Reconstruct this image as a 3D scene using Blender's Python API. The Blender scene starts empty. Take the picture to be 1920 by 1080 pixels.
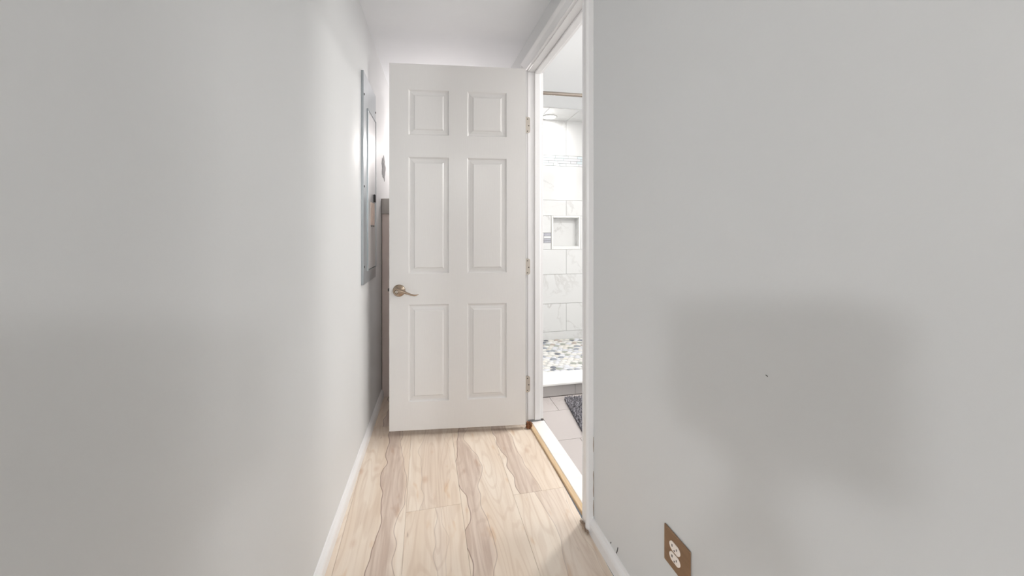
import bpy, bmesh, math, random
from mathutils import Vector, Matrix

scene = bpy.context.scene
C = scene.collection
PI = math.pi

# ------------------------------------------------------------------ camera, world, exposure
cam_d = bpy.data.cameras.new('camera')
cam = bpy.data.objects.new('camera', cam_d)
C.objects.link(cam)
cam_d.sensor_fit = 'HORIZONTAL'
cam_d.sensor_width = 36.0
cam_d.lens = 720.0 / 1920.0 * 36.0
cam_d.shift_y = -(540 - 436) / 1920.0
cam_d.clip_start = 0.01
EYE = 1.118
cam.location = (0, 0, EYE)
cam.rotation_euler = (PI / 2, 0, -math.radians(12.756))
scene.camera = cam

world = bpy.data.worlds.new('world')
scene.world = world
world.use_nodes = True
bg = world.node_tree.nodes['Background']
bg.inputs['Color'].default_value = (0.9, 0.95, 1.0, 1)
bg.inputs['Strength'].default_value = 0.2

vs = scene.view_settings
vs.view_transform = 'Standard'
vs.look = 'None'
vs.gamma = 1.0
vs.use_curve_mapping = False
vs.exposure = 0.07

P_LAMP_A = 210.0      # room lamp that throws the tripod's shadow on the right wall
P_LAMP_B = 165.0      # room lamp that throws it on the left wall
P_BATH = 20.0        # bathroom ceiling lamp
P_SHOWER = 2.0       # recessed shower lamp
P_SCONCE = 8.0       # wall lamp at the corridor's end, behind the open door
P_VANITY = 17.0      # vanity lamp in the bathroom
P_ROOM = 16.0        # big ceiling panel of the room behind


def area_light(name, loc, size, power, color=(1, 1, 1), rot=(0, 0, 0), spread=PI):
    d = bpy.data.lights.new(name, 'AREA')
    d.shape = 'DISK'
    d.size = size
    d.energy = power
    d.color = color
    d.spread = spread
    o = bpy.data.objects.new(name, d)
    C.objects.link(o)
    o.location = loc
    o.rotation_euler = rot
    return o


# ------------------------------------------------------------------ materials
def lin(r, g, b):
    f = lambda v: (v / 255 / 12.92) if v / 255 <= 0.04045 else ((v / 255 + 0.055) / 1.055) ** 2.4
    return (f(r), f(g), f(b), 1)


def new_mat(name):
    m = bpy.data.materials.new(name)
    m.use_nodes = True
    nt = m.node_tree
    return m, nt, nt.nodes['Principled BSDF']


def mat(name, col, rough=0.5, metal=0.0, bump=0.0, bscale=120.0, var=0.0, vscale=6.0, stretch=None, emit=None, spec=0.5):
    m, nt, b = new_mat(name)
    b.inputs['Base Color'].default_value = col
    b.inputs['Roughness'].default_value = rough
    b.inputs['Metallic'].default_value = metal
    b.inputs['Specular IOR Level'].default_value = spec
    if emit:
        b.inputs['Emission Color'].default_value = emit[0]
        b.inputs['Emission Strength'].default_value = emit[1]
    if bump or var:
        tc = nt.nodes.new('ShaderNodeTexCoord')
        src = tc.outputs['Object']
        if stretch:
            mp = nt.nodes.new('ShaderNodeMapping')
            mp.inputs['Scale'].default_value = stretch
            nt.links.new(src, mp.inputs['Vector'])
            src = mp.outputs['Vector']
    if bump:
        n = nt.nodes.new('ShaderNodeTexNoise')
        n.inputs['Scale'].default_value = bscale
        n.inputs['Detail'].default_value = 3
        nt.links.new(src, n.inputs['Vector'])
        bp = nt.nodes.new('ShaderNodeBump')
        bp.inputs['Strength'].default_value = bump
        bp.inputs['Distance'].default_value = 0.002
        nt.links.new(n.outputs['Fac'], bp.inputs['Height'])
        nt.links.new(bp.outputs['Normal'], b.inputs['Normal'])
    if var:
        n = nt.nodes.new('ShaderNodeTexNoise')
        n.inputs['Scale'].default_value = vscale
        n.inputs['Detail'].default_value = 4
        nt.links.new(src, n.inputs['Vector'])
        r = nt.nodes.new('ShaderNodeMapRange')
        r.inputs['From Min'].default_value = 0.3
        r.inputs['From Max'].default_value = 0.7
        r.inputs['To Min'].default_value = 1 - var
        r.inputs['To Max'].default_value = 1 + var * 0.4
        nt.links.new(n.outputs['Fac'], r.inputs['Value'])
        mx = nt.nodes.new('ShaderNodeVectorMath')
        mx.operation = 'SCALE'
        mx.inputs[0].default_value = col[:3]
        nt.links.new(r.outputs['Result'], mx.inputs['Scale'])
        nt.links.new(mx.outputs['Vector'], b.inputs['Base Color'])
    return m


def marble_mat(name, base, vein, amount=1.0, rough=0.18, scale=1.6):
    m, nt, b = new_mat(name)
    b.inputs['Roughness'].default_value = rough
    tc = nt.nodes.new('ShaderNodeTexCoord')
    oi = nt.nodes.new('ShaderNodeObjectInfo')
    add = nt.nodes.new('ShaderNodeVectorMath'); add.operation = 'MULTIPLY_ADD'
    comb = nt.nodes.new('ShaderNodeCombineXYZ')
    for k, s in zip('XYZ', (17.0, 31.0, 23.0)):
        mm = nt.nodes.new('ShaderNodeMath'); mm.operation = 'MULTIPLY'
        mm.inputs[1].default_value = s
        nt.links.new(oi.outputs['Random'], mm.inputs[0])
        nt.links.new(mm.outputs[0], comb.inputs[k])
    add.inputs[1].default_value = (1, 1, 1)
    nt.links.new(tc.outputs['Object'], add.inputs[0])
    nt.links.new(comb.outputs[0], add.inputs[2])
    n = nt.nodes.new('ShaderNodeTexNoise')
    n.inputs['Scale'].default_value = scale
    n.inputs['Detail'].default_value = 6
    n.inputs['Roughness'].default_value = 0.6
    n.inputs['Distortion'].default_value = 0.9
    nt.links.new(add.outputs[0], n.inputs['Vector'])
    # thin ridge where the noise crosses one half
    s1 = nt.nodes.new('ShaderNodeMath'); s1.operation = 'SUBTRACT'; s1.inputs[1].default_value = 0.5
    nt.links.new(n.outputs['Fac'], s1.inputs[0])
    ab = nt.nodes.new('ShaderNodeMath'); ab.operation = 'ABSOLUTE'
    nt.links.new(s1.outputs[0], ab.inputs[0])
    rp = nt.nodes.new('ShaderNodeMapRange')
    rp.inputs['From Min'].default_value = 0.0
    rp.inputs['From Max'].default_value = 0.022
    rp.inputs['To Min'].default_value = 0.75 * amount
    rp.inputs['To Max'].default_value = 0.0
    nt.links.new(ab.outputs[0], rp.inputs['Value'])
    # patchy presence
    n2 = nt.nodes.new('ShaderNodeTexNoise')
    n2.inputs['Scale'].default_value = 2.3
    n2.inputs['Detail'].default_value = 2
    nt.links.new(add.outputs[0], n2.inputs['Vector'])
    r2 = nt.nodes.new('ShaderNodeMapRange')
    r2.inputs['From Min'].default_value = 0.42
    r2.inputs['From Max'].default_value = 0.66
    nt.links.new(n2.outputs['Fac'], r2.inputs['Value'])
    mu = nt.nodes.new('ShaderNodeMath'); mu.operation = 'MULTIPLY'
    nt.links.new(rp.outputs['Result'], mu.inputs[0])
    nt.links.new(r2.outputs['Result'], mu.inputs[1])
    mix = nt.nodes.new('ShaderNodeMix'); mix.data_type = 'RGBA'
    mix.inputs['A'].default_value = base
    mix.inputs['B'].default_value = vein
    nt.links.new(mu.outputs[0], mix.inputs['Factor'])
    nt.links.new(mix.outputs['Result'], b.inputs['Base Color'])
    return m


def plank_mat(name):
    """cream maple plank with a darker heartwood streak whose two edges wander; per-plank numbers come from object properties"""
    m, nt, b = new_mat(name)
    N, L = nt.nodes, nt.links
    b.inputs['Roughness'].default_value = 0.38

    def math_(op, a, c=None, clamp=False):
        n = N.new('ShaderNodeMath'); n.operation = op; n.use_clamp = clamp
        for i, v in enumerate((a, c)):
            if v is None:
                continue
            if isinstance(v, (int, float)):
                n.inputs[i].default_value = v
            else:
                L.new(v, n.inputs[i])
        return n.outputs[0]

    def attr(nm):
        a = N.new('ShaderNodeAttribute'); a.attribute_type = 'OBJECT'; a.attribute_name = nm
        return a.outputs['Fac']

    def rng(v, a, b_, c, d, smooth=True):
        r = N.new('ShaderNodeMapRange')
        if smooth:
            r.interpolation_type = 'SMOOTHSTEP'
        r.inputs['From Min'].default_value = a; r.inputs['From Max'].default_value = b_
        r.inputs['To Min'].default_value = c; r.inputs['To Max'].default_value = d
        L.new(v, r.inputs['Value'])
        return r.outputs['Result']

    def noise(vec, scale, detail=2.0, rough=0.5):
        n = N.new('ShaderNodeTexNoise')
        n.inputs['Scale'].default_value = scale
        n.inputs['Detail'].default_value = detail
        n.inputs['Roughness'].default_value = rough
        L.new(vec, n.inputs['Vector'])
        return n.outputs['Fac']

    def comb(x, y, z):
        c = N.new('ShaderNodeCombineXYZ')
        for i, v in enumerate((x, y, z)):
            if isinstance(v, (int, float)):
                c.inputs[i].default_value = v
            else:
                L.new(v, c.inputs[i])
        return c.outputs[0]

    def mixc(fac, A, B):
        mx = N.new('ShaderNodeMix'); mx.data_type = 'RGBA'
        if isinstance(fac, (int, float)):
            mx.inputs['Factor'].default_value = fac
        else:
            L.new(fac, mx.inputs['Factor'])
        for k, v in (('A', A), ('B', B)):
            if isinstance(v, tuple):
                mx.inputs[k].default_value = v
            else:
                L.new(v, mx.inputs[k])
        return mx.outputs['Result']

    tc = N.new('ShaderNodeTexCoord')
    sp = N.new('ShaderNodeSeparateXYZ')
    L.new(tc.outputs['Object'], sp.inputs[0])
    x, y = sp.outputs[0], sp.outputs[1]
    seed, hc, hw, hs = attr('grain_seed'), attr('heart_at'), attr('heart_half'), attr('heart_strength')
    s10 = math_('MULTIPLY', seed, 13.7)
    n1 = noise(comb(s10, y, 1.0), 2.8, 2.0, 0.6)
    n2 = noise(comb(s10, y, 7.0), 2.6, 1.8, 0.6)
    le = math_('ADD', math_('SUBTRACT', hc, hw), math_('MULTIPLY', math_('SUBTRACT', n1, 0.5), 0.19))
    re = math_('ADD', math_('ADD', hc, hw), math_('MULTIPLY', math_('SUBTRACT', n2, 0.5), 0.19))
    dl = math_('SUBTRACT', x, le)
    dr = math_('SUBTRACT', re, x)
    inside = math_('MULTIPLY', rng(dl, -0.002, 0.003, 0, 1), rng(dr, -0.008, 0.02, 0, 1))
    line = math_('MAXIMUM', rng(math_('ABSOLUTE', dl), 0.0, 0.0030, 1, 0), math_('MULTIPLY', rng(math_('ABSOLUTE', dr), 0.0, 0.0026, 1, 0), 0.6))
    halo = rng(math_('ABSOLUTE', math_('SUBTRACT', dl, 0.012)), 0.0, 0.03, 0.6, 0)
    # grain running along the plank
    g1 = noise(comb(math_('ADD', math_('MULTIPLY', x, 55), s10), math_('MULTIPLY', y, 2.2), 0.0), 1.0, 4, 0.6)
    g2 = noise(comb(math_('ADD', math_('MULTIPLY', x, 9), s10), math_('MULTIPLY', y, 1.3), 3.0), 1.0, 3, 0.55)
    g3 = noise(comb(math_('ADD', math_('MULTIPLY', x, 22), s10), math_('MULTIPLY', y, 7.0), 5.0), 1.0, 2, 0.5)
    base = mixc(rng(g2, 0.35, 0.68, 0, 1), lin(239, 226, 211), lin(227, 209, 190))
    base = mixc(math_('MULTIPLY', rng(g1, 0.45, 0.7, 0, 1), 0.35), base, lin(205, 182, 160))
    warm = math_('MULTIPLY', rng(g3, 0.62, 0.76, 0, 1), 0.55)
    base = mixc(warm, base, lin(212, 176, 138))
    # cathedral growth lines
    cg = noise(comb(math_('ADD', math_('MULTIPLY', x, 8.0), s10), math_('MULTIPLY', y, 1.1), 9.0), 1.0, 1.5, 0.5)
    rings = rng(math_('SINE', math_('MULTIPLY', cg, 95.0)), 0.35, 1.0, 0, 1)
    base = mixc(math_('MULTIPLY', rings, 0.22), base, lin(196, 168, 144))
    # short dark mineral streaks
    g5 = noise(comb(math_('ADD', math_('MULTIPLY', x, 70), s10), math_('MULTIPLY', y, 9.0), 2.0), 1.0, 2, 0.5)
    fleck = math_('MULTIPLY', rng(g5, 0.70, 0.78, 0, 1), 0.5)
    base = mixc(fleck, base, lin(150, 122, 104))
    heart = mixc(rng(g1, 0.35, 0.7, 0, 1), lin(218, 201, 187), lin(196, 174, 158))
    heart = mixc(math_('MULTIPLY', rng(g3, 0.62, 0.75, 0, 1), 0.5), heart, lin(182, 146, 120))
    heart = mixc(math_('MULTIPLY', rings, 0.16), heart, lin(164, 136, 118))
    col = mixc(math_('MULTIPLY', inside, hs), base, heart)
    col = mixc(math_('MULTIPLY', math_('MULTIPLY', line, hs), 0.9), col, lin(128, 98, 84))
    # small knots
    vo = N.new('ShaderNodeTexVoronoi')
    vo.inputs['Scale'].default_value = 1.0
    L.new(comb(math_('ADD', math_('MULTIPLY', x, 7.5), s10), math_('MULTIPLY', y, 4.0), 0.0), vo.inputs['Vector'])
    kn = math_('MULTIPLY', rng(vo.outputs['Distance'], 0.02, 0.16, 1, 0), 0.6)
    col = mixc(kn, col, lin(200, 165, 138))
    L.new(col, b.inputs['Base Color'])
    bp = N.new('ShaderNodeBump')
    bp.inputs['Strength'].default_value = 0.06
    bp.inputs['Distance'].default_value = 0.001
    L.new(g1, bp.inputs['Height'])
    L.new(bp.outputs['Normal'], b.inputs['Normal'])
    return m


M = {}
M['wall'] = mat('wall_paint', lin(214, 215, 215), 0.5, bump=0.10, bscale=90, var=0.012, vscale=3)
M['ceiling'] = mat('ceiling_paint', lin(234, 236, 238), 0.7, bump=0.10, bscale=60, var=0.02, vscale=4)
M['roomwall'] = mat('room_paint', lin(192, 190, 187), 0.7, bump=0.05)
M['trim'] = mat('trim_paint', lin(232, 231, 231), 0.28, bump=0.04, bscale=60)
M['door'] = mat('door_paint', lin(227, 225, 223), 0.25, bump=0.14, bscale=30, stretch=(6, 6, 0.6))
M['nickel'] = mat('satin_nickel', lin(172, 154, 136), 0.24, 1.0, bump=0.03, bscale=200)
M['hinge'] = mat('hinge_nickel', lin(186, 178, 168), 0.42, 0.85)
M['dark'] = mat('dark_metal', lin(62, 58, 54), 0.5, 0.4)
M['black'] = mat('black_plastic', lin(26, 26, 28), 0.4)
M['panelmetal'] = mat('panel_steel', lin(164, 170, 173), 0.28, 0.45, var=0.12, vscale=5, stretch=(1, 3, 0.5))
M['paneldoor'] = mat('panel_door_steel', lin(196, 196, 196), 0.25, 0.25, var=0.1, vscale=4, stretch=(1, 3, 0.5))
M['paper'] = mat('directory_label', lin(206, 186, 172), 0.6, var=0.35, vscale=26, stretch=(1, 2.5, 1))
M['ink'] = mat('label_ink', lin(84, 74, 68), 0.7)
M['bronze'] = mat('bronze_plate', lin(150, 122, 96), 0.34, 0.7, var=0.15, vscale=30, stretch=(1, 0.4, 3), bump=0.05, bscale=400)
M['recept'] = mat('receptacle_plastic', lin(240, 230, 222), 0.35)
M['plank'] = plank_mat('maple_plank')
M['subfloor'] = mat('subfloor_wood', lin(176, 150, 126), 0.6, var=0.2, vscale=8)
M['roomfloor'] = mat('room_floor_wood', lin(190, 182, 174), 0.45, var=0.15, vscale=5, stretch=(8, 0.6, 1))
M['stripwood'] = mat('raw_wood_strip', lin(214, 186, 150), 0.55, var=0.18, vscale=14, stretch=(6, 0.7, 6))
M['sill'] = marble_mat('white_sill_marble', lin(242, 238, 234), lin(214, 206, 200), 0.5, 0.25)
M['tile'] = marble_mat('white_marble_tile', lin(230, 230, 229), lin(176, 172, 167), 0.6, 0.12)
M['tilefloor'] = marble_mat('grey_floor_tile', lin(192, 184, 181), lin(160, 153, 149), 0.8, 0.35, 3.0)
M['curbtile'] = marble_mat('grey_curb_tile', lin(182, 178, 176), lin(160, 152, 146), 1.0, 0.3, 3.0)
M['curbtop'] = mat('white_curb_slab', lin(244, 243, 240), 0.2)
M['grout'] = mat('grout', lin(206, 205, 202), 0.85, bump=0.1)
M['floorgrout'] = mat('floor_grout', lin(176, 168, 162), 0.9)
M['bathpaint'] = mat('bathroom_paint', lin(234, 235, 236), 0.6, bump=0.05)
M['rod'] = mat('brushed_rod', lin(168, 158, 148), 0.25, 1.0)
M['mat'] = mat('grey_chenille', lin(158, 155, 160), 0.95, var=0.88, vscale=75, spec=0.1)
M['matbase'] = mat('mat_backing', lin(88, 86, 92), 0.95)
M['lens'] = mat('lamp_lens', (1, 1, 1, 1), 0.4, emit=((1, 0.98, 0.95, 1), 14.0))
M['shade'] = mat('opal_shade', (1, 0.95, 0.9, 1), 0.4, emit=((1, 0.86, 0.74, 1), 5.0))
M['rawwood'] = mat('splintered_wood', lin(120, 74, 40), 0.8, bump=0.6, bscale=90, var=0.5, vscale=40)
M['plaster'] = mat('grey_patch_plaster', lin(150, 150, 150), 0.9, bump=0.8, bscale=70, var=0.4, vscale=40)
M['capgrey'] = mat('grey_cap_board', lin(192, 187, 182), 0.6, var=0.06, vscale=10)
M['beige'] = mat('beige_panel_board', lin(232, 217, 210), 0.6, var=0.05, vscale=6)
M['caulk'] = mat('dirty_caulk', lin(168, 148, 132), 0.9, bump=0.5, bscale=120)
M['scuff'] = mat('scuff_dark', lin(70, 66, 64), 0.9)
M['camera'] = mat('scanner_grey', lin(120, 122, 126), 0.5)
MOS = [mat('mosaic_white', lin(240, 242, 242), 0.15, var=0.03, vscale=20),
       mat('mosaic_pale_blue', lin(222, 232, 235), 0.12, var=0.05, vscale=20),
       mat('mosaic_pale_grey', lin(226, 226, 230), 0.15, var=0.05, vscale=20)]
MOSD = mat('mosaic_grey', lin(186, 186, 194), 0.2, var=0.15, vscale=40)
PEB = [mat('pebble_' + n, lin(*c), 0.35, var=0.14, vscale=30) for n, c in
       (('white', (238, 236, 232)), ('cream', (234, 230, 221)), ('pearl', (226, 227, 232)), ('bluegrey', (158, 163, 172)),
        ('slate', (122, 126, 134)), ('tan', (192, 178, 168)), ('sage', (172, 176, 166)))]


# ------------------------------------------------------------------ mesh helpers
def obj(name, bm, m, parent=None, smooth=False, loc=None):
    me = bpy.data.meshes.new(name)
    bmesh.ops.recalc_face_normals(bm, faces=bm.faces[:])
    bm.to_mesh(me)
    bm.free()
    if smooth:
        for p in me.polygons:
            p.use_smooth = True
    if m:
        me.materials.append(m)
    o = bpy.data.objects.new(name, me)
    C.objects.link(o)
    if parent:
        o.parent = parent
    if loc:
        o.location = loc
    return o


def share(src, name, parent=None, loc=None, rot=None, scale=None):
    o = bpy.data.objects.new(name, src.data)
    C.objects.link(o)
    if parent:
        o.parent = parent
    if loc:
        o.location = loc
    if rot:
        o.rotation_euler = rot
    if scale:
        o.scale = scale
    return o


def tag(o, label=None, cat=None, group=None, kind=None):
    if label: o['label'] = label
    if cat: o['category'] = cat
    if group: o['group'] = group
    if kind: o['kind'] = kind
    return o


def empty(name, loc=(0, 0, 0), rz=0.0):
    o = bpy.data.objects.new(name, None)
    o.empty_display_size = 0.05
    C.objects.link(o)
    o.location = loc
    o.rotation_euler = (0, 0, rz)
    return o


def box(bm, x0, x1, y0, y1, z0, z1, bev=0.0, seg=1):
    vs_ = [bm.verts.new(p) for p in ((x0, y0, z0), (x1, y0, z0), (x1, y1, z0), (x0, y1, z0),
                                     (x0, y0, z1), (x1, y0, z1), (x1, y1, z1), (x0, y1, z1))]
    fs = [bm.faces.new([vs_[i] for i in q]) for q in ((0, 3, 2, 1), (4, 5, 6, 7), (0, 1, 5, 4), (1, 2, 6, 5), (2, 3, 7, 6), (3, 0, 4, 7))]
    if bev:
        es = {e for f in fs for e in f.edges}
        bmesh.ops.bevel(bm, geom=list(es), offset=bev, segments=seg, affect='EDGES', profile=0.5)
    return bm


def boxbm(*a, **k):
    return box(bmesh.new(), *a, **k)


def tube(bm, pts, r, n=12, caps=True, ry=None):
    """tube through points with radius r (number or list)"""
    pts = [Vector(p) for p in pts]
    rings = []
    up = Vector((0, 0, 1))
    for i, p in enumerate(pts):
        a = pts[max(i - 1, 0)]; b_ = pts[min(i + 1, len(pts) - 1)]
        d = (b_ - a).normalized()
        u = up if abs(d.dot(up)) < 0.95 else Vector((1, 0, 0))
        s = d.cross(u).normalized()
        t = s.cross(d).normalized()
        rr = r[i] if isinstance(r, (list, tuple)) else r
        r2 = (ry[i] if isinstance(ry, (list, tuple)) else ry) if ry else rr
        rings.append([bm.verts.new(p + s * (rr * math.cos(2 * PI * k / n)) + t * (r2 * math.sin(2 * PI * k / n))) for k in range(n)])
    for A, B in zip(rings, rings[1:]):
        for k in range(n):
            bm.faces.new((A[k], A[(k + 1) % n], B[(k + 1) % n], B[k]))
    if caps:
        bm.faces.new(rings[0][::-1])
        bm.faces.new(rings[-1])
    return bm


def lathe(bm, prof, origin=(0, 0, 0), axis='Z', n=24):
    """prof: (radius, height) pairs spun about an axis through origin"""
    o = Vector(origin)
    rings = []
    for r, h in prof:
        ring = []
        for k in range(n):
            a = 2 * PI * k / n
            c, s = r * math.cos(a), r * math.sin(a)
            v = {'Z': (c, s, h), 'Y': (c, h, s), 'X': (h, c, s)}[axis]
            ring.append(bm.verts.new(o + Vector(v)))
        rings.append(ring)
    for A, B in zip(rings, rings[1:]):
        for k in range(n):
            bm.faces.new((A[k], A[(k + 1) % n], B[(k + 1) % n], B[k]))
    if prof[0][0] > 1e-6:
        bm.faces.new(rings[0][::-1])
    if prof[-1][0] > 1e-6:
        bm.faces.new(rings[-1])
    bmesh.ops.remove_doubles(bm, verts=bm.verts[:], dist=1e-6)
    return bm


def shear(bm, k, y0):
    """skew in plan: the wall is not quite parallel to the corridor axis"""
    for v in bm.verts:
        v.co.x += k * (v.co.y - y0)
    return bm


KL, YL = 0.034, 1.354       # left wall closes in slightly towards the far end
KR, YR = -0.028, 1.30       # right wall too
L_ = lambda bm: shear(bm, KL, YL)
R_ = lambda bm: shear(bm, KR, YR)
XL = -0.335                 # left wall face
XR = 0.611                  # right wall face
ZC = 2.25                   # corridor ceiling
NEAR, FAR, HEAD = 1.400, 2.168, 2.058   # door opening
rnd = random.Random(4)

# ------------------------------------------------------------------ setting: corridor
wl = obj('wall_left', L_(boxbm(XL - 0.12, XL, 0.20, 3.35, 0, ZC)), M['wall'])
tag(wl, 'long pale grey corridor wall with the metal breaker panel', 'wall', kind='structure')

bm = bmesh.new()
box(bm, XR, XR + 0.088, 0.10, NEAR - 0.02, 0, ZC + 0.05)
box(bm, XR, XR + 0.088, FAR + 0.022, 3.35, 0, ZC + 0.05)
box(bm, XR, XR + 0.088, NEAR - 0.02, FAR + 0.022, HEAD + 0.02, ZC + 0.05)
wr = obj('wall_right', R_(bm), M['wall'])
tag(wr, 'plain pale grey wall with the outlet beside the bathroom doorway', 'wall', kind='structure')
# small scuffs on the right wall
sc = obj('scuff_mark', R_(tube(bmesh.new(), [(XR - .0003, 1.158, 0.062), (XR - .0005, 1.152, 0.074), (XR - .0003, 1.148, 0.088)], 0.0016, 6)), M['scuff'], wr)
obj('scuff_mark', R_(tube(bmesh.new(), [(XR - .0003, 0.604, 0.848), (XR - .0005, 0.602, 0.8473), (XR - .0003, 0.600, 0.8463)], 0.0007, 6)), M['scuff'], wr)
obj('scuff_mark', R_(tube(bmesh.new(), [(XR - .0003, 1.195, 0.066), (XR - .0005, 1.193, 0.070)], 0.0018, 6)), M['scuff'], wr)

ce = obj('ceiling', boxbm(-0.55, 0.72, 0.10, 3.35, ZC, ZC + 0.05), M['ceiling'])
tag(ce, 'white corridor ceiling above the open door', 'ceiling', kind='structure')

wb = obj('wall_back', boxbm(-0.55, 0.72, 3.35, 3.45, 0, ZC + 0.05), M['wall'])
tag(wb, 'pale end wall of the corridor hidden behind the open door', 'wall', kind='structure')

# low partition behind the door
hw = empty('wall_low', (0, 2.72, 0))
tag(hw, 'low beige partition with a grey cap behind the open door', 'partition', kind='structure')
obj('panel_board', boxbm(-0.285, 0.30, 0.012, 0.11, 0, 1.245, bev=0.002), M['beige'], hw)
obj('cap_board', boxbm(-0.287, 0.30, 0.0, 0.12, 1.245, 1.348, bev=0.003), M['capgrey'], hw)


# baseboards
def base_profile(bm, x_wall, sgn, y0, y1):
    prof = [(0, 0), (0.016, 0), (0.016, 0.034), (0.013, 0.043), (0.007, 0.050), (0.004, 0.056), (0, 0.058)]
    A = [bm.verts.new((x_wall + sgn * a, y0, b_)) for a, b_ in prof]
    B = [bm.verts.new((x_wall + sgn * a, y1, b_)) for a, b_ in prof]
    n = len(prof)
    for i in range(n):
        bm.faces.new((A[i], A[(i + 1) % n], B[(i + 1) % n], B[i]))
    bm.faces.new(A)
    bm.faces.new(B)
    return bm


b1 = obj('baseboard_left', L_(base_profile(bmesh.new(), XL, 1, 0.20, 2.73)), M['trim'])
tag(b1, 'white baseboard along the left corridor wall', 'baseboard', kind='structure')
b2 = obj('baseboard_right', R_(base_profile(bmesh.new(), XR, -1, 0.10, 1.326)), M['trim'])
tag(b2, 'white baseboard below the outlet on the right wall', 'baseboard', kind='structure')

# floor: base and individual planks
fb = bmesh.new()
box(fb, -0.55, 0.60, 0.10, 3.35, -0.06, -0.0085)
fl = obj('floor', fb, M['subfloor'])
tag(fl, 'pale maple plank corridor floor with brown heartwood streaks', 'floor', kind='structure')
seams = [-0.52, -0.297, -0.075, 0.146, 0.367, 0.598]
#  column: list of (y0, y1, heart offset from plank centre, half width, strength, seed)
cols = {
    0: [(0.1, 1.02, 0.0, 0.03, 0.3, 0.11), (1.02, 2.24, 0.06, 0.03, 0.15, 0.62), (2.24, 3.35, 0.02, 0.04, 0.5, 0.33)],
    1: [(0.1, 1.10, 0.02, 0.04, 0.8, 0.71), (1.10, 2.32, 0.040, 0.040, 0.95, 0.271), (2.32, 3.35, 0.0, 0.05, 0.9, 0.90)],
    2: [(0.1, 0.37, 0.0, 0.03, 0.3, 0.43), (0.37, 1.59, 0.015, 0.026, 0.35, 0.529), (1.59, 2.81, 0.01, 0.045, 0.30, 0.817), (2.81, 3.35, 0, .03, .4, .2)],
    3: [(0.1, 1.00, 0.0, 0.04, 0.5, 0.15), (1.00, 2.22, -0.058, 0.035, 0.95, 0.648), (2.22, 3.35, 0.0, 0.05, 0.5, 0.38)],
    4: [(0.1, 0.37, 0.0, 0.04, 0.6, 0.27), (0.37, 1.594, 0.03, 0.05, 0.40, 0.955), (1.594, 2.81, -0.060, 0.050, 0.85, 0.402), (2.81, 3.35, 0, .03, .4, .7)],
}
for ci, lst in cols.items():
    x0, x1 = seams[ci], seams[ci + 1]
    for y0, y1, hc, hwid, hs, seed in lst:
        w, l = x1 - x0 - 0.0006, y1 - y0 - 0.0008
        pl = obj('plank', boxbm(-w / 2, w / 2, -l / 2, l / 2, -0.0085, 0, bev=0.0006), M['plank'], fl,
                 loc=((x0 + x1) / 2, (y0 + y1) / 2, 0))
        pl['grain_seed'] = seed
        pl['heart_at'] = hc
        pl['heart_half'] = hwid
        pl['heart_strength'] = hs

# ------------------------------------------------------------------ setting: doorway trim
PROF = [(0, 0), (0, 0.011), (0.004, 0.0145), (0.010, 0.0125), (0.022, 0.014), (0.040, 0.018), (0.050, 0.0235), (0.058, 0.0265),
        (0.064, 0.0265), (0.068, 0.0235), (0.071, 0.019), (0.071, 0)]


def casing_leg(inner_y, sgn, z0, z1):
    bm = bmesh.new()
    A = [bm.verts.new((XR - t, inner_y + sgn * a, z0)) for a, t in PROF]
    B = [bm.verts.new((XR - t, inner_y + sgn * a, z1 + a)) for a, t in PROF]
    n = len(PROF)
    for i in range(n):
        bm.faces.new((A[i], A[(i + 1) % n], B[(i + 1) % n], B[i]))
    bm.faces.new(A); bm.faces.new(B)
    return R_(bm)


def casing_head(ya, yb, z):
    bm = bmesh.new()
    A = [bm.verts.new((XR - t, ya - a, z + a)) for a, t in PROF]
    B = [bm.verts.new((XR - t, yb + a, z + a)) for a, t in PROF]
    n = len(PROF)
    for i in range(n):
        bm.faces.new((A[i], A[(i + 1) % n], B[(i + 1) % n], B[i]))
    bm.faces.new(A); bm.faces.new(B)
    return R_(bm)


REV = 0.005
tr = empty('trim_1', (0, 0, 0))
tag(tr, 'white moulded door casing and jamb around the bathroom doorway', 'door frame', kind='structure')
near_c = obj('casing_leg', casing_leg(NEAR - REV, -1, 0.004, HEAD + REV), M['trim'], tr)
obj('casing_leg', casing_leg(FAR + REV, 1, 0.004, HEAD + REV), M['trim'], tr)
obj('casing_head', casing_head(NEAR - REV, FAR + REV, HEAD + REV), M['trim'], tr)
XB = XR + 0.092
fj = obj('jamb', R_(boxbm(XR - 0.001, XB, FAR, FAR + 0.02, 0.022, HEAD + 0.02, bev=0.0015)), M['trim'], tr)
nj = obj('jamb', R_(boxbm(XR - 0.001, XB, NEAR - 0.02, NEAR, 0.012, HEAD + 0.02, bev=0.0015)), M['trim'], tr)
hj = obj('head_jamb', R_(boxbm(XR - 0.001, XB, NEAR, FAR, HEAD, HEAD + 0.02, bev=0.0015)), M['trim'], tr)
sx0, sx1 = XR + 0.038, XR + 0.072
obj('door_stop', R_(boxbm(sx0, sx1, FAR - 0.011, FAR, 0.022, HEAD, bev=0.003, seg=2)), M['trim'], fj)
obj('door_stop', R_(boxbm(sx0, sx1, NEAR, NEAR + 0.011, 0.013, HEAD, bev=0.003, seg=2)), M['trim'], nj)
obj('door_stop', R_(boxbm(sx0, sx1, NEAR + 0.011, FAR - 0.011, HEAD - 0.011, HEAD, bev=0.003, seg=2)), M['trim'], hj)
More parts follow.
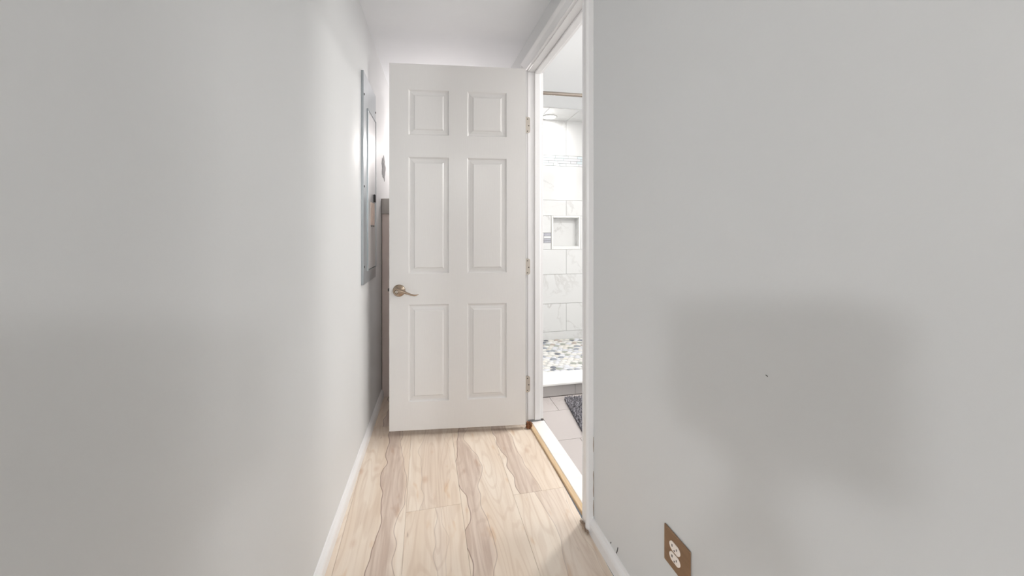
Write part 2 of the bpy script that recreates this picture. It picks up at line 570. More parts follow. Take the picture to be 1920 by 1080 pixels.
# crumbled raw wood at the foot of the hinge side and dirty caulk at the foot of the near leg
bm = bmesh.new()
bmesh.ops.create_icosphere(bm, subdivisions=3, radius=1.0)
for v in bm.verts:
    s = 1 + 0.35 * math.sin(v.co.x * 7 + 1) * math.sin(v.co.y * 9) + 0.25 * math.sin(v.co.z * 11)
    v.co = Vector((v.co.x * 0.017 * s, v.co.y * 0.013 * s, v.co.z * 0.019 * s))
    v.co += Vector((XR - 0.010, FAR - 0.052, 0.018))
obj('splintered_end', R_(bm), M['rawwood'], tr)['label'] = 'dark splintered wood at the foot of the hinge jamb'
bm = bmesh.new()
bmesh.ops.create_icosphere(bm, subdivisions=3, radius=1.0)
for v in bm.verts:
    s = 1 + 0.4 * math.sin(v.co.y * 11 + 1) * math.sin(v.co.z * 9) + 0.3 * math.sin(v.co.x * 13)
    v.co = Vector((XR - 0.024 + v.co.x * 0.006 * s, 1.350 + v.co.y * 0.030 * s, 0.010 + v.co.z * 0.009 * s))
obj('crumbled_caulk', R_(bm), M['caulk'], tr)
bm = bmesh.new()
for z in (0.10, 0.16, 0.22, 0.33):
    tube(bm, [(XR - 0.001, 1.3225, z - 0.02 - 0.02 * (z * 7 % 1)), (XR - 0.002, 1.3215, z), (XR - 0.001, 1.3225, z + 0.03 * (z * 5 % 1) + .01)], [0.0006, 0.0011, 0.0006], 6)
obj('caulk_crack', R_(bm), M['caulk'], tr)

# threshold
th = empty('trim_2', (0, 0, 0))
tag(th, 'white marble door sill with a raw wood edge strip', 'threshold', kind='structure')
obj('wood_strip', R_(boxbm(XR - 0.001, XR + 0.021, NEAR, FAR - 0.004, -0.006, 0.0105, bev=0.002)), M['stripwood'], th)
obj('marble_sill', R_(boxbm(XR + 0.021, XR + 0.098, NEAR, FAR - 0.001, -0.006, 0.0115, bev=0.003, seg=2)), M['sill'], th)

# ------------------------------------------------------------------ door
P0 = Vector((0.556, 2.1045, 0))
DW, DH, DT, DZ = 0.7525, 2.016, 0.035, 0.0305
DR = math.atan2(2.196 - 2.105, -0.197 - 0.55)
door = empty('door_1', P0, DR)
tag(door, 'white six-panel door standing open into the corridor', 'door', kind='structure')
xs = [0.0, 0.108, 0.328, 0.430, 0.650, DW]
zs = [DZ, 0.186, 0.721, 0.892, 1.534, 1.655, 1.905, DZ + DH]
holes = [(i, k) for i in (1, 3) for k in (1, 3, 5)]
bm = bmesh.new()
V = {}
def vtx(x, y, z):
    key = (round(x, 5), round(y, 5), round(z, 5))
    if key not in V:
        V[key] = bm.verts.new((x, y, z))
    return V[key]
for i in range(5):
    for k in range(7):
        if (i, k) not in holes:
            bm.faces.new([vtx(xs[i], 0, zs[k]), vtx(xs[i + 1], 0, zs[k]), vtx(xs[i + 1], 0, zs[k + 1]), vtx(xs[i], 0, zs[k + 1])])
        bm.faces.new([vtx(xs[i], -DT, zs[k]), vtx(xs[i + 1], -DT, zs[k]), vtx(xs[i + 1], -DT, zs[k + 1]), vtx(xs[i], -DT, zs[k + 1])])
for i in range(5):
    for z in (zs[0], zs[-1]):
        bm.faces.new([vtx(xs[i], 0, z), vtx(xs[i + 1], 0, z), vtx(xs[i + 1], -DT, z), vtx(xs[i], -DT, z)])
for k in range(7):
    for x in (xs[0], xs[-1]):
        bm.faces.new([vtx(x, 0, zs[k]), vtx(x, 0, zs[k + 1]), vtx(x, -DT, zs[k + 1]), vtx(x, -DT, zs[k])])
obj('slab', bm, M['door'], door)
# raised panels: (inset from the opening, depth)
RINGS = [(0, 0), (0.0012, -0.0010), (0.0065, -0.0085), (0.0085, -0.0092), (0.014, -0.0090), (0.025, -0.0062), (0.0285, -0.0060), (0.034, -0.0008), (0.036, -0.0004)]
for i, k in holes:
    bm = bmesh.new()
    x0, x1, z0, z1 = xs[i], xs[i + 1], zs[k], zs[k + 1]
    prev = None
    for ins, dep in RINGS:
        ring = [bm.verts.new(p) for p in ((x0 + ins, dep, z0 + ins), (x1 - ins, dep, z0 + ins), (x1 - ins, dep, z1 - ins), (x0 + ins, dep, z1 - ins))]
        if prev:
            for q in range(4):
                bm.faces.new((prev[q], prev[(q + 1) % 4], ring[(q + 1) % 4], ring[q]))
        prev = ring
    bm.faces.new(prev)
    obj('panel', bm, M['door'], door)

# lever handle
HU, HZ = 0.700, 0.800
hd = obj('door_handle', lathe(bmesh.new(), [(0.0335, 0.0), (0.0335, 0.004), (0.031, 0.009), (0.024, 0.013), (0.015, 0.015), (0.0135, 0.030), (0.0135, 0.034), (0.0, 0.034)], (HU, 0, HZ), 'Y', 32), M['nickel'], door, smooth=True)
hd['label'] = 'brushed nickel lever handle with key cylinder'
lev = [(HU + 0.004, 0.043, HZ + 0.002), (HU - 0.012, 0.046, HZ + 0.003), (HU - 0.030, 0.046, HZ + 0.000), (HU - 0.050, 0.045, HZ - 0.009),
       (HU - 0.070, 0.044, HZ - 0.017), (HU - 0.088, 0.043, HZ - 0.021), (HU - 0.100, 0.042, HZ - 0.020), (HU - 0.110, 0.041, HZ - 0.016)]
lever = obj('lever', tube(bmesh.new(), lev, [0.010, 0.011, 0.009, 0.0075, 0.0065, 0.006, 0.005, 0.0025], 14, ry=[0.013, 0.0125, 0.009, 0.006, 0.005, 0.0045, 0.0038, 0.002]), M['nickel'], hd, smooth=True)
kb = obj('lever_hub', lathe(bmesh.new(), [(0.0165, 0.026), (0.0185, 0.034), (0.0185, 0.048), (0.0165, 0.053), (0.0115, 0.054), (0.0110, 0.051), (0.0, 0.051)], (HU + 0.004, 0, HZ), 'Y', 28), M['nickel'], hd, smooth=True)
obj('key_cylinder', lathe(bmesh.new(), [(0.0085, 0.050), (0.0085, 0.0535), (0.0068, 0.0545), (0.0, 0.0545)], (HU + 0.004, 0, HZ), 'Y', 20), M['hinge'], hd, smooth=True)
obj('key_slot', boxbm(HU + 0.0032, HU + 0.0048, 0.0543, 0.0549, HZ - 0.004, HZ + 0.004), M['black'], hd)
lt = obj('latch_bolt', boxbm(DW - 0.002, DW + 0.010, -0.025, -0.010, HZ - 0.006, HZ + 0.010, bev=0.002), M['dark'], door)

# hinges: jamb leaf, barrel, screws
for zc in (1.746, 0.919, 0.233):
    hroot = empty('hinge', (0, 0, 0))
    hroot.parent = tr
    hh = 0.047
    bm = bmesh.new()
    # leaf with rounded outer corners, in the X-Z plane just in front of the far jamb face
    x0, x1, r = XR - 0.022, XR + 0.012, 0.012
    outl = [(x0, -hh), (x1 - r, -hh)]
    for a in range(1, 6):
        t = a / 6 * PI / 2
        outl.append((x1 - r + r * math.sin(t), -hh + r - r * math.cos(t)))
    outl += [(x1, -hh + r), (x1, hh - r)]
    for a in range(1, 6):
        t = a / 6 * PI / 2
        outl.append((x1 - r + r * math.cos(t), hh - r + r * math.sin(t)))
    outl += [(x1 - r, hh), (x0, hh)]
    A = [bm.verts.new((x, FAR - 0.0024, zc + z)) for x, z in outl]
    B = [bm.verts.new((x, FAR - 0.0002, zc + z)) for x, z in outl]
    n = len(outl)
    bm.faces.new(A); bm.faces.new(B[::-1])
    for i in range(n):
        bm.faces.new((A[i], A[(i + 1) % n], B[(i + 1) % n], B[i]))
    leaf = obj('hinge_leaf', R_(bm), M['hinge'], hroot)
    bm = bmesh.new()
    for q in range(3):
        a = zc - hh + q * 2 * hh / 3
        lathe(bm, [(0.0055, a + 0.0006), (0.006, a + 0.0016), (0.006, a + 2 * hh / 3 - 0.0016), (0.0055, a + 2 * hh / 3 - 0.0006)], (XR - 0.026, FAR - 0.005, 0), 'Z', 14)
    obj('hinge_barrel', R_(bm), M['hinge'], hroot, smooth=False)
    for sxx, dz in ((XR - 0.004, 0.034), (XR + 0.004, -0.004), (XR - 0.004, -0.036)):
        obj('hinge_screw', R_(lathe(bmesh.new(), [(0.0034, -0.0022), (0.0030, -0.0040), (0.0012, -0.0042), (0.0, -0.0036)], (sxx, FAR, zc + dz), 'Y', 12)), M['dark'], hroot)

# ------------------------------------------------------------------ breaker panel on the left wall
bp_ = empty('breaker_panel', (0, 0, 0))
tag(bp_, 'flush grey steel breaker panel on the left wall beside the door', 'breaker panel')
PY0, PY1, PZ0, PZ1 = 2.035, 2.415, 0.855, 1.930
dy0, dy1, dz0, dz1 = 2.135, 2.395, 0.915, 1.772
bm = bmesh.new()
F = 0.012
for a in ((PY0, dy0, PZ0, PZ1), (dy1, PY1, PZ0, PZ1), (dy0, dy1, PZ0, dz0), (dy0, dy1, dz1, PZ1)):
    box(bm, XL + 0.0006, XL + F, a[0], a[1], a[2], a[3])
obj('trim_plate', L_(bm), M['panelmetal'], bp_)
bm = bmesh.new()
w = 0.004
for a in ((dy0, dy0 + w, dz0, dz1), (dy1 - w, dy1, dz0, dz1), (dy0 + w, dy1 - w, dz0, dz0 + w), (dy0 + w, dy1 - w, dz1 - w, dz1)):
    box(bm, XL + 0.001, XL + F + 0.006, a[0], a[1], a[2], a[3], bev=0.001)
obj('door_rim', L_(bm), M['panelmetal'], bp_)
pd = obj('panel_door', L_(boxbm(XL + 0.002, XL + F + 0.003, dy0 + 0.014, dy1 - 0.006, dz0 + 0.006, dz1 - 0.006, bev=0.002)), M['paneldoor'], bp_)
obj('hinge_gap', L_(boxbm(XL + 0.001, XL + 0.004, dy0 + 0.004, dy0 + 0.014, dz0 + 0.004, dz1 - 0.004)), M['black'], bp_)
obj('latch', L_(boxbm(XL + F + 0.003, XL + F + 0.012, 2.318, 2.352, 1.292, 1.337, bev=0.003)), M['black'], pd)
obj('circuit_label', L_(boxbm(XL + F + 0.003, XL + F + 0.0036, 2.215, 2.345, 1.160, 1.285)), M['paper'], pd)
for yy in (2.235, 2.300):
    obj('label_print', L_(boxbm(XL + F + 0.003, XL + F + 0.0037, yy, yy + 0.038, 1.149, 1.158)), M['ink'], pd)
for yy, zz in ((2.050, 1.815), (2.050, 1.351), (2.050, 0.945), (2.405, 1.830), (2.405, 1.378), (2.405, 0.985)):
    obj('screw', L_(lathe(bmesh.new(), [(0.0065, F), (0.006, F + 0.002), (0.002, F + 0.003), (0.0, F + 0.002)], (XL, yy, zz), 'X', 12)), M['dark'], bp_)

# unpainted patch on the left wall above the partition
bm = bmesh.new()
ring = []
N_ = 30
for q in range(N_):
    a = 2 * PI * q / N_
    wob = 1 + 0.14 * math.sin(5 * a + 1) + 0.10 * math.sin(9 * a)
    ring.append((2.83 + 0.085 * wob * math.cos(a) , 1.57 + 0.078 * wob * math.sin(a)))
A = [bm.verts.new((XL - 0.001, y, z)) for y, z in ring]
B = [bm.verts.new((XL + 0.002, y, z)) for y, z in ring]
ctr = bm.verts.new((XL + 0.004, 2.83, 1.57))
for q in range(N_):
    bm.faces.new((A[q], A[(q + 1) % N_], B[(q + 1) % N_], B[q]))
    bm.faces.new((B[q], B[(q + 1) % N_], ctr))
obj('plaster_patch', L_(bm), M['plaster'], wl)['label'] = 'rough grey unpainted plaster patch'

# ------------------------------------------------------------------ outlet on the right wall
ot = empty('wall_outlet', (0, 0, 0))
tag(ot, 'bronze metal duplex outlet plate low on the right wall', 'outlet')
oy0, oy1, oz0, oz1 = 0.805, 0.903, 0.256, 0.350
cy = (oy0 + oy1) / 2 + 0.004
cz = 0.3035
bm = boxbm(XR - 0.0055, XR - 0.0004, oy0, oy1, oz0, oz1, bev=0.0025, seg=2)
plate = obj('cover_plate', R_(bm), M['bronze'], ot)
for dz in (0.0135, -0.0135):
    bm = bmesh.new()
    n = 28
    A, B, Cc = [], [], []
    for q in range(n):
        a = 2 * PI * q / n
        yy = 0.0205 * math.cos(a)
        zz = max(-0.0112, min(0.0112, 0.0135 * math.sin(a)))
        A.append(bm.verts.new((XR - 0.004, cy + yy, cz + dz + zz)))
        B.append(bm.verts.new((XR - 0.0072, cy + yy, cz + dz + zz)))
        Cc.append(bm.verts.new((XR - 0.0078, cy + yy * 0.94, cz + dz + zz * 0.93)))
    for q in range(n):
        bm.faces.new((A[q], A[(q + 1) % n], B[(q + 1) % n], B[q]))
        bm.faces.new((B[q], B[(q + 1) % n], Cc[(q + 1) % n], Cc[q]))
    bm.faces.new(Cc)
    rc = obj('receptacle', R_(bm), M['recept'], ot)
    obj('slot', R_(boxbm(XR - 0.0084, XR - 0.006, cy + 0.0072, cy + 0.0096, cz + dz - 0.001, cz + dz + 0.0052)), M['black'], rc)
    obj('slot', R_(boxbm(XR - 0.0084, XR - 0.006, cy - 0.0096, cy - 0.0074, cz + dz - 0.0002, cz + dz + 0.0048)), M['black'], rc)
    obj('ground_hole', R_(boxbm(XR - 0.0084, XR - 0.006, cy - 0.0022, cy + 0.0022, cz + dz - 0.0078, cz + dz - 0.0038, bev=0.0008)), M['black'], rc)
obj('plate_screw', R_(lathe(bmesh.new(), [(0.0026, -0.0052), (0.0024, -0.0064), (0.0, -0.0068)], (XR, cy, cz), 'X', 12)), M['bronze'], ot)

# ------------------------------------------------------------------ bathroom shell
BX0, BX1, BY0, BY1, BZ = 0.70, 2.40, 0.80, 3.78, 2.285
SH0, SH1 = 2.488, 2.690      # shower curb front and back
bfl = obj('floor_bathroom', boxbm(0.69, BX1, BY0, SH0 + 0.05, -0.06, -0.004), M['floorgrout'])
tag(bfl, 'pale grey tiled bathroom floor beyond the sill', 'floor', kind='structure')
ty = [0.80, 1.02, 1.33, 1.645, 1.958, 2.29, SH0]
for r_ in range(len(ty) - 1):
    offs = 0.822 if r_ % 2 else 1.12
    xs_ = [0.692] + [v for v in (offs, offs + 0.61, offs + 1.22) if v < BX1 - 0.03] + [BX1]
    for a, b_ in zip(xs_, xs_[1:]):
        obj('floor_tile', boxbm(a + 0.0012, b_ - 0.0012, ty[r_] + 0.0012, ty[r_ + 1] - 0.0012, -0.004, 0.0, bev=0.0008), M['tilefloor'], bfl)

bcl = obj('ceiling_bathroom', boxbm(0.69, BX1, BY0, BY1 + 0.12, BZ, BZ + 0.05), M['bathpaint'])
tag(bcl, 'white bathroom ceiling seen above the curtain rod', 'ceiling', kind='structure')
for nm, a in (('wall_bathroom_right', (BX1, BX1 + 0.1, BY0, BY1 + 0.12)), ('wall_bathroom_near', (0.715, BX1, BY0 - 0.1, BY0)),):
    o = obj(nm, boxbm(a[0], a[1], a[2], a[3], 0, BZ + 0.05), M['bathpaint'])
    tag(o, 'white painted bathroom wall out of view ' + ('beside the shower' if 'right' in nm else 'opposite the shower'), 'wall', kind='structure')

# shower wall with a niche
NX0, NX1, NZ0, NZ1, ND = 1.288, 1.572, 0.962, 1.274, 0.085
bm = bmesh.new()
X0s, X1s = 0.69, BX1
for a in ((X0s, NX0, 0, BZ), (NX1, X1s, 0, BZ), (NX0, NX1, 0, NZ0), (NX0, NX1, NZ1, BZ)):
    box(bm, a[0], a[1], BY1, BY1 + 0.12, a[2], a[3])
box(bm, NX0, NX1, BY1 + ND, BY1 + 0.12, NZ0, NZ1)
sw = obj('wall_shower', bm, M['grout'])
tag(sw, 'white marble tiled shower wall with a recessed niche', 'wall', kind='structure')
G, TH = 0.0014, 0.008


def wall_tile(x0, x1, z0, z1, m=None, name='tile'):
    if x1 - x0 < 0.01 or z1 - z0 < 0.004:
        return
    w_, h_ = x1 - x0 - 2 * G, z1 - z0 - 2 * G
    return obj(name, boxbm(-w_ / 2, w_ / 2, -TH / 2, TH / 2, -h_ / 2, h_ / 2, bev=0.0012), m or M['tile'], sw,
               loc=((x0 + x1) / 2, BY1 - TH / 2, (z0 + z1) / 2))


JX = 1.434
rows = [(0.0, 0.095, 1), (0.095, 0.384, 0), (0.384, 0.686, 1), (0.686, NZ0 - 0.018, 0), (NZ1 + 0.018, 1.452, 0), (1.452, 1.808, 1), (1.914, BZ, 0)]
for z0, z1, odd in rows:
    j = JX + (0.305 if odd else 0)
    cuts = [X0s + 0.02] + sorted(v for v in (j - 1.22, j - 0.61, j, j + 0.61) if X0s + 0.05 < v < X1s - 0.03) + [X1s]
    for a, b_ in zip(cuts, cuts[1:]):
        wall_tile(a, b_, z0, z1)
# row beside the niche
wall_tile(0.824, 1.10, NZ0 - 0.018, NZ1 + 0.018)
wall_tile(1.10, NX0 - 0.02, NZ0 - 0.018, 1.012)
wall_tile(1.10, NX0 - 0.02, 1.115, NZ1 + 0.018)
wall_tile(NX1 + 0.02, 2.04, NZ0 - 0.018, NZ1 + 0.018)
wall_tile(2.04, X1s, NZ0 - 0.018, NZ1 + 0.018)
for z0, z1, m in ((1.012, 1.036, MOSD), (1.036, 1.058, MOSD), (1.058, 1.082, MOS[0]), (1.082, 1.115, MOSD)):
    wall_tile(1.10, 1.19, z0, z1, MOS[2], 'mosaic_strip')
    wall_tile(1.19, NX0 - 0.02, z0, z1, m, 'mosaic_strip')
# mosaic band
zb = 1.808
for r_ in range(4):
    x = 1.02 + rnd.random() * 0.05
    while x < 1.86:
        l = rnd.choice((0.07, 0.10, 0.14, 0.19))
        wall_tile(x, x + l, zb + r_ * 0.0265, zb + (r_ + 1) * 0.0265, rnd.choice(MOS + [MOS[1]]), 'mosaic_strip')
        x += l
wall_tile(X0s + 0.02, 1.02, zb, 1.914)
wall_tile(1.86, X1s, zb, 1.914)
# niche lining and frame
nt_ = 0.006
obj('niche_back', boxbm(NX0, NX1, BY1 + ND - nt_, BY1 + ND, NZ0, NZ1), M['tile'], sw)
obj('niche_side', boxbm(NX1 - nt_, NX1, BY1, BY1 + ND - nt_, NZ0, NZ1), M['tile'], sw)
obj('niche_side', boxbm(NX0, NX0 + nt_, BY1, BY1 + ND - nt_, NZ0, NZ1), M['tile'], sw)
obj('niche_top', boxbm(NX0, NX1, BY1, BY1 + ND - nt_, NZ1 - nt_, NZ1), M['tile'], sw)
obj('niche_sill', boxbm(NX0, NX1, BY1 - 0.012, BY1 + ND - nt_, NZ0, NZ0 + 0.012, bev=0.002), M['curbtop'], sw)
fw = 0.018
for a in ((NX0 - fw, NX0, NZ0 - fw, NZ1 + fw), (NX1, NX1 + fw, NZ0 - fw, NZ1 + fw), (NX0, NX1, NZ0 - fw, NZ0), (NX0, NX1, NZ1, NZ1 + fw)):
    obj('niche_frame', boxbm(a[0], a[1], BY1 - 0.014, BY1, a[2], a[3], bev=0.003, seg=2), M['curbtop'], sw)
# tiled ceiling strip over the shower
for a, b_ in ((0.80, 1.13), (1.13, 1.434), (1.434, 2.04), (2.04, X1s)):
    w_ = b_ - a - 2 * G
    obj('ceiling_tile', boxbm(-w_ / 2, w_ / 2, -0.184, 0.180, -0.004, 0.004, bev=0.001), M['tile'], bcl, loc=((a + b_) / 2, 3.594, BZ - 0.004))

# pebble shower floor
sf = obj('floor_shower', boxbm(0.69, BX1, SH1 - 0.02, BY1, -0.06, 0.016), M['grout'])
tag(sf, 'shower floor of small white, grey and tan pebbles', 'floor', kind='structure')
pm = []
for q in range(5):
    bm = bmesh.new()
    n = 9
    rr = random.Random(50 + q)
    rad = [1 + rr.uniform(-0.18, 0.18) for _ in range(n)]
    asp = rr.uniform(0.62, 0.9)
    lv = [(1.0, -0.25), (0.96, 0.25), (0.62, 0.72)]
    rings = [[bm.verts.new((rad[k] * s_ * math.cos(2 * PI * k / n), asp * rad[k] * s_ * math.sin(2 * PI * k / n), h)) for k in range(n)] for s_, h in lv]
    top = bm.verts.new((0, 0, 0.9))
    for A, B in zip(rings, rings[1:]):
        for k in range(n):
            bm.faces.new((A[k], A[(k + 1) % n], B[(k + 1) % n], B[k]))
    for k in range(n):
        bm.faces.new((rings[-1][k], rings[-1][(k + 1) % n], top))
    me = bpy.data.meshes.new('pebble')
    bmesh.ops.recalc_face_normals(bm, faces=bm.faces[:])
    bm.to_mesh(me); bm.free()
    for p in me.polygons:
        p.use_smooth = True
    me.materials.append(PEB[0])
    pm.append(me)
cand = []
prnd = random.Random(8)
yy = SH1 + 0.02
row_i = 0
while yy < BY1 - 0.02:
    cx = 0.80 + (0.028 if row_i % 2 else 0) + 0.0
    while cx < 2.3:
        # the stretch of floor that lies in the doorway's line of sight, with a margin to either side
        mid = 0.3255 * yy + 0.115
        d_ = abs(cx - mid)
        if d_ < 0.34:
            cand.append((d_, cx + prnd.uniform(-.009, .009), yy + prnd.uniform(-.009, .009)))
        cx += 0.056
    yy += 0.046
    row_i += 1
cand.sort()
for q, (d_, x, y) in enumerate(cand[:300]):
    o = bpy.data.objects.new('pebble', prnd.choice(pm))
    C.objects.link(o)
    o.parent = sf
    s_ = prnd.uniform(0.022, 0.031)
    o.location = (x, y, 0.0165)
    o.rotation_euler = (0, 0, prnd.uniform(-0.5, 0.5) + (PI if prnd.random() < .5 else 0))
    o.scale = (s_, s_, prnd.uniform(0.007, 0.011))
    o.material_slots[0].link = 'OBJECT'
    o.material_slots[0].material = prnd.choices(PEB, (34, 18, 24, 10, 8, 4, 8))[0]

# curb
cb = empty('shower_curb', (0, 0, 0))
tag(cb, 'low grey tiled shower curb topped by a white slab', 'curb', kind='structure')
obj('curb_core', boxbm(0.715, BX1, SH0 + 0.008, SH1, 0, 0.076), M['grout'], cb)
cx = [0.715, 1.012, 1.62, 2.2, BX1]
for a, b_ in zip(cx, cx[1:]):
    obj('curb_tile', boxbm(a + 0.0012, b_ - 0.0012, SH0, SH0 + 0.008, 0.003, 0.075, bev=0.001), M['curbtile'], cb)
obj('curb_slab', boxbm(0.715, BX1, SH0 - 0.010, SH1 + 0.006, 0.077, 0.092, bev=0.003, seg=2), M['curbtop'], cb)

# shower lamp
sl = empty('recessed_light', (1.215, 3.665, BZ - 0.008))
tag(sl, 'small round recessed light in the tiled shower ceiling', 'ceiling light')
obj('trim_ring', lathe(bmesh.new(), [(0.058, 0.0), (0.076, 0.0), (0.078, -0.004), (0.070, -0.008), (0.058, -0.006), (0.058, 0.0)], (0, 0, 0), 'Z', 32), M['curbtop'], sl, smooth=True)
obj('lens', lathe(bmesh.new(), [(0.058, -0.001), (0.058, -0.004), (0.0, -0.005)], (0, 0, 0), 'Z', 28), M['lens'], sl)
area_light('shower_lamp_light', (1.215, 3.60, BZ - 0.03), 0.11, P_SHOWER, (1, 0.99, 0.97))

# curtain rod
rd = empty('curtain_rod', (0, 0, 0))
tag(rd, 'brushed metal shower curtain rod across the bathroom', 'curtain rod')
pts = []
for q in range(25):
    t = q / 24
    pts.append((0.722 + t * (BX1 - 0.002 - 0.722), 2.565 - 0.03 * math.sin(PI * t), 2.090))
obj('rod', tube(bmesh.new(), pts, 0.0128, 16), M['rod'], rd, smooth=True)
for x, s_ in ((0.716, 1), (BX1, -1)):
    obj('flange', lathe(bmesh.new(), [(0.032, 0), (0.032, s_ * 0.006), (0.02, s_ * 0.014), (0.014, s_ * 0.02), (0.0, s_ * 0.02)], (x, 2.565, 2.090), 'X', 20), M['rod'], rd, smooth=True)

# bath mat
bmx = empty('bath_mat', (1.12, 2.10, 0.0), math.radians(-7))
tag(bmx, 'dark grey chenille bath mat on the bathroom floor', 'bath mat')
mw, ml = 0.50, 0.64
def rounded(w_, l_, r, n=6):
    o_ = []
    for cx_, cy_, a0 in ((w_ / 2 - r, l_ / 2 - r, 0), (-w_ / 2 + r, l_ / 2 - r, PI / 2), (-w_ / 2 + r, -l_ / 2 + r, PI), (w_ / 2 - r, -l_ / 2 + r, 3 * PI / 2)):
        for k in range(n + 1):
            a = a0 + k / n * PI / 2
            o_.append((cx_ + r * math.cos(a), cy_ + r * math.sin(a)))
    return o_
bm = bmesh.new()
ol = rounded(mw, ml, 0.03)
A = [bm.verts.new((x, y, 0.0005)) for x, y in ol]
B = [bm.verts.new((x, y, 0.008)) for x, y in ol]
n = len(ol)
for i in range(n):
    bm.faces.new((A[i], A[(i + 1) % n], B[(i + 1) % n], B[i]))
bm.faces.new(B); bm.faces.new(A[::-1])
obj('backing', bm, M['matbase'], bmx)
verts, faces = [], []
trnd = random.Random(3)
yy = -ml / 2 + 0.008
while yy < ml / 2 - 0.004:
    xx = -mw / 2 + 0.006
    while xx < mw / 2 - 0.004:
        if not (abs(xx) > mw / 2 - 0.02 and abs(yy) > ml / 2 - 0.02):
            bx, by = xx + trnd.uniform(-.003, .003), yy + trnd.uniform(-.003, .003)
            dx, dy = trnd.uniform(-.010, .010), trnd.uniform(-.010, .010)
            h = trnd.uniform(.013, .021)
            i0 = len(verts)
            r1, r2 = 0.0042, 0.0036
            for k in range(4):
                a = k * PI / 2 + .4
                verts.append((bx + r1 * math.cos(a), by + r1 * math.sin(a), 0.006))
            for k in range(4):
                a = k * PI / 2 + .4
                verts.append((bx + dx + r2 * math.cos(a), by + dy + r2 * math.sin(a), 0.006 + h * .8))
            verts.append((bx + dx * 1.2, by + dy * 1.2, 0.006 + h))
            for k in range(4):
                faces.append((i0 + k, i0 + (k + 1) % 4, i0 + 4 + (k + 1) % 4, i0 + 4 + k))
                faces.append((i0 + 4 + k, i0 + 4 + (k + 1) % 4, i0 + 8))
        xx += 0.0088
    yy += 0.0105
me = bpy.data.meshes.new('pile')
me.from_pydata(verts, [], faces)
me.materials.append(M['mat'])
for p in me.polygons:
    p.use_smooth = True
po = bpy.data.objects.new('pile', me)
C.objects.link(po)
po.parent = bmx
po['kind'] = 'stuff'

# bathroom ceiling lamp (beside the doorway, out of the line of sight)
bl = empty('bathroom_light', (1.56, 2.11, BZ))
tag(bl, 'round white ceiling light inside the bathroom', 'ceiling light')
obj('base', lathe(bmesh.new(), [(0.17, 0), (0.17, -0.018), (0.16, -0.022), (0, -0.022)], (0, 0, 0), 'Z', 32), M['trim'], bl)
obj('lens', lathe(bmesh.new(), [(0.158, -0.022), (0.145, -0.034), (0.08, -0.042), (0, -0.044)], (0, 0, 0), 'Z', 32), M['lens'], bl, smooth=True)
area_light('bathroom_lamp_light', (1.56, 2.11, BZ - 0.055), 0.22, P_BATH, (1, 0.99, 0.97))

# vanity lamp on the bathroom's far side wall, out of the line of sight
vl = empty('vanity_light', (BX1, 1.50, 1.95))
tag(vl, 'opal glass vanity light on the bathroom wall', 'wall lamp')
obj('back_plate', boxbm(-0.02, 0, -0.30, 0.30, -0.05, 0.05, bev=0.004), M['nickel'], vl)
obj('shade', lathe(bmesh.new(), [(0.0, -0.28), (0.035, -0.275), (0.045, -0.25), (0.045, 0.25), (0.035, 0.275), (0.0, 0.28)], (-0.07, 0, 0), 'Y', 24), M['shade'], vl, smooth=True)
area_light('vanity_lamp_light', (BX1 - 0.13, 1.50, 1.95), 0.55, P_VANITY, (1, 0.98, 0.96), rot=(0, PI / 2, 0))

# wall lamp on the end wall, behind the open door
sn = empty('wall_sconce', (0.14, 3.35, 1.78))
tag(sn, 'small opal wall lamp on the corridor end wall behind the open door', 'wall lamp')
obj('back_plate', lathe(bmesh.new(), [(0.05, 0.0), (0.05, -0.012), (0.03, -0.018), (0.012, -0.03), (0.012, -0.05), (0, -0.05)], (0, 0, 0), 'Y', 24), M['nickel'], sn, smooth=True)
obj('shade', lathe(bmesh.new(), [(0.0, -0.05), (0.025, -0.045), (0.04, -0.025), (0.045, 0.0), (0.04, 0.025), (0.025, 0.045), (0.0, 0.05)], (0, -0.075, 0), 'Z', 24), M['shade'], sn, smooth=True)
pl_ = bpy.data.lights.new('sconce_light', 'POINT')
pl_.energy = P_SCONCE
pl_.color = (1, 0.93, 0.92)
pl_.shadow_soft_size = 0.05
po_ = bpy.data.objects.new('sconce_light', pl_)
C.objects.link(po_)
po_.location = (0.14, 3.17, 1.78)

# ------------------------------------------------------------------ the room the corridor opens from
RX0, RX1, RY0 = -3.9, 3.3, -4.9
rf = obj('floor_room', boxbm(RX0, RX1, RY0, 0.10, -0.06, 0.0), M['roomfloor'])
tag(rf, 'pale wood floor of the room behind the viewpoint', 'floor', kind='structure')
rc_ = obj('ceiling_room', boxbm(RX0, RX1, RY0, 0.20, ZC, ZC + 0.05), M['ceiling'])
tag(rc_, 'white ceiling of the room behind the viewpoint', 'ceiling', kind='structure')
for nm, a, lb in (('wall_room_left', (RX0 - 0.1, RX0, RY0, 0.3), 'left wall of the room behind the viewpoint'),
                  ('wall_room_right', (RX1, RX1 + 0.1, RY0, 0.2), 'right wall of the room behind the viewpoint'),
                  ('wall_room_back', (RX0, RX1, RY0 - 0.1, RY0), 'back wall of the room behind the viewpoint'),
                  ('wall_room_front_left', (RX0, -0.495, 0.20, 0.30), 'room wall to the left of the corridor mouth'),
                  ('wall_room_front_right', (0.735, RX1, 0.10, 0.20), 'room wall to the right of the corridor mouth')):
    o = obj(nm, boxbm(a[0], a[1], a[2], a[3], 0, ZC + 0.05), M['roomwall'])
    tag(o, 'pale ' + lb, 'wall', kind='structure')


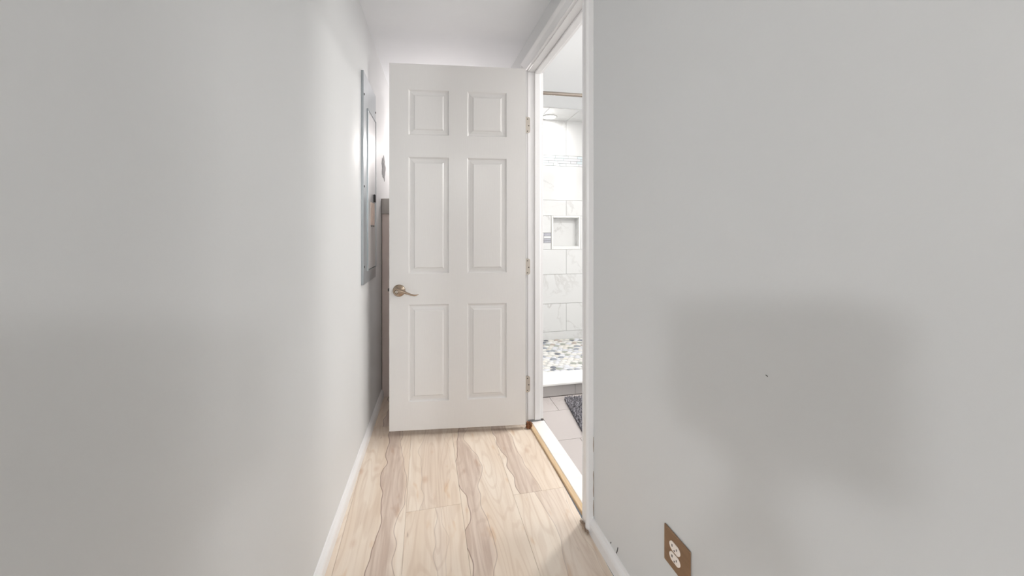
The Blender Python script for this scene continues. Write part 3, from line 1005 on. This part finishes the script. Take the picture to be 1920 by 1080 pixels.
def ceiling_lamp(loc, power, label, size=0.34):
    r = empty('ceiling_light', (loc[0], loc[1], ZC))
    tag(r, label, 'ceiling light', 'round ceiling lights in the room behind')
    obj('base', lathe(bmesh.new(), [(0.19, 0), (0.19, -0.02), (0.175, -0.028), (0, -0.028)], (0, 0, 0), 'Z', 32), M['trim'], r)
    obj('lens', lathe(bmesh.new(), [(0.172, -0.028), (0.16, -0.06), (0.10, -0.082), (0, -0.09)], (0, 0, 0), 'Z', 32), M['lens'], r, smooth=True)
    d = bpy.data.lights.new('ceiling_lamp_bulb', 'POINT')
    d.energy = power
    d.shadow_soft_size = size / 2
    d.color = (0.97, 0.985, 1.0)
    o = bpy.data.objects.new('ceiling_lamp_bulb', d)
    C.objects.link(o)
    o.location = (loc[0], loc[1], ZC - 0.28)


ceiling_lamp((-3.0, -3.75), P_LAMP_A, 'round white ceiling light in the far left corner of the room behind')
ceiling_lamp((1.75, -3.8), P_LAMP_B, 'round white ceiling light in the far right corner of the room behind')
ceiling_lamp((-0.4, -1.9), P_ROOM, 'round white ceiling light in the middle of the room behind')

# ------------------------------------------------------------------ tripod scanner just behind the lens: its shadows lie on both walls
tp = empty('scanner_tripod', (0.0, -0.13, 0.0), -math.radians(12.756))
tag(tp, 'grey panoramic scanner on a black tripod at the viewpoint', 'tripod')
body = obj('scanner_body', boxbm(-0.13, 0.13, -0.06, 0.06, 0.915, 1.15, bev=0.012, seg=2), M['camera'], tp)
obj('column', tube(bmesh.new(), [(0, 0, 0.62), (0, 0, 0.88)], 0.016, 12), M['black'], tp)
obj('head', lathe(bmesh.new(), [(0.03, 0.86), (0.045, 0.87), (0.045, 0.895), (0.0, 0.90)], (0, 0, 0), 'Z', 20), M['black'], tp)
obj('collar', lathe(bmesh.new(), [(0.02, 0.76), (0.045, 0.78), (0.045, 0.82), (0.02, 0.84)], (0, 0, 0), 'Z', 16), M['black'], tp)
for a in (60, 180, 300):
    c_, s_ = math.cos(math.radians(a - 180)), math.sin(math.radians(a - 180))
    obj('leg', tube(bmesh.new(), [(0.03 * c_, 0.03 * s_, 0.80), (0.34 * c_, 0.34 * s_, 0.004)], [0.016, 0.011], 10), M['black'], tp)
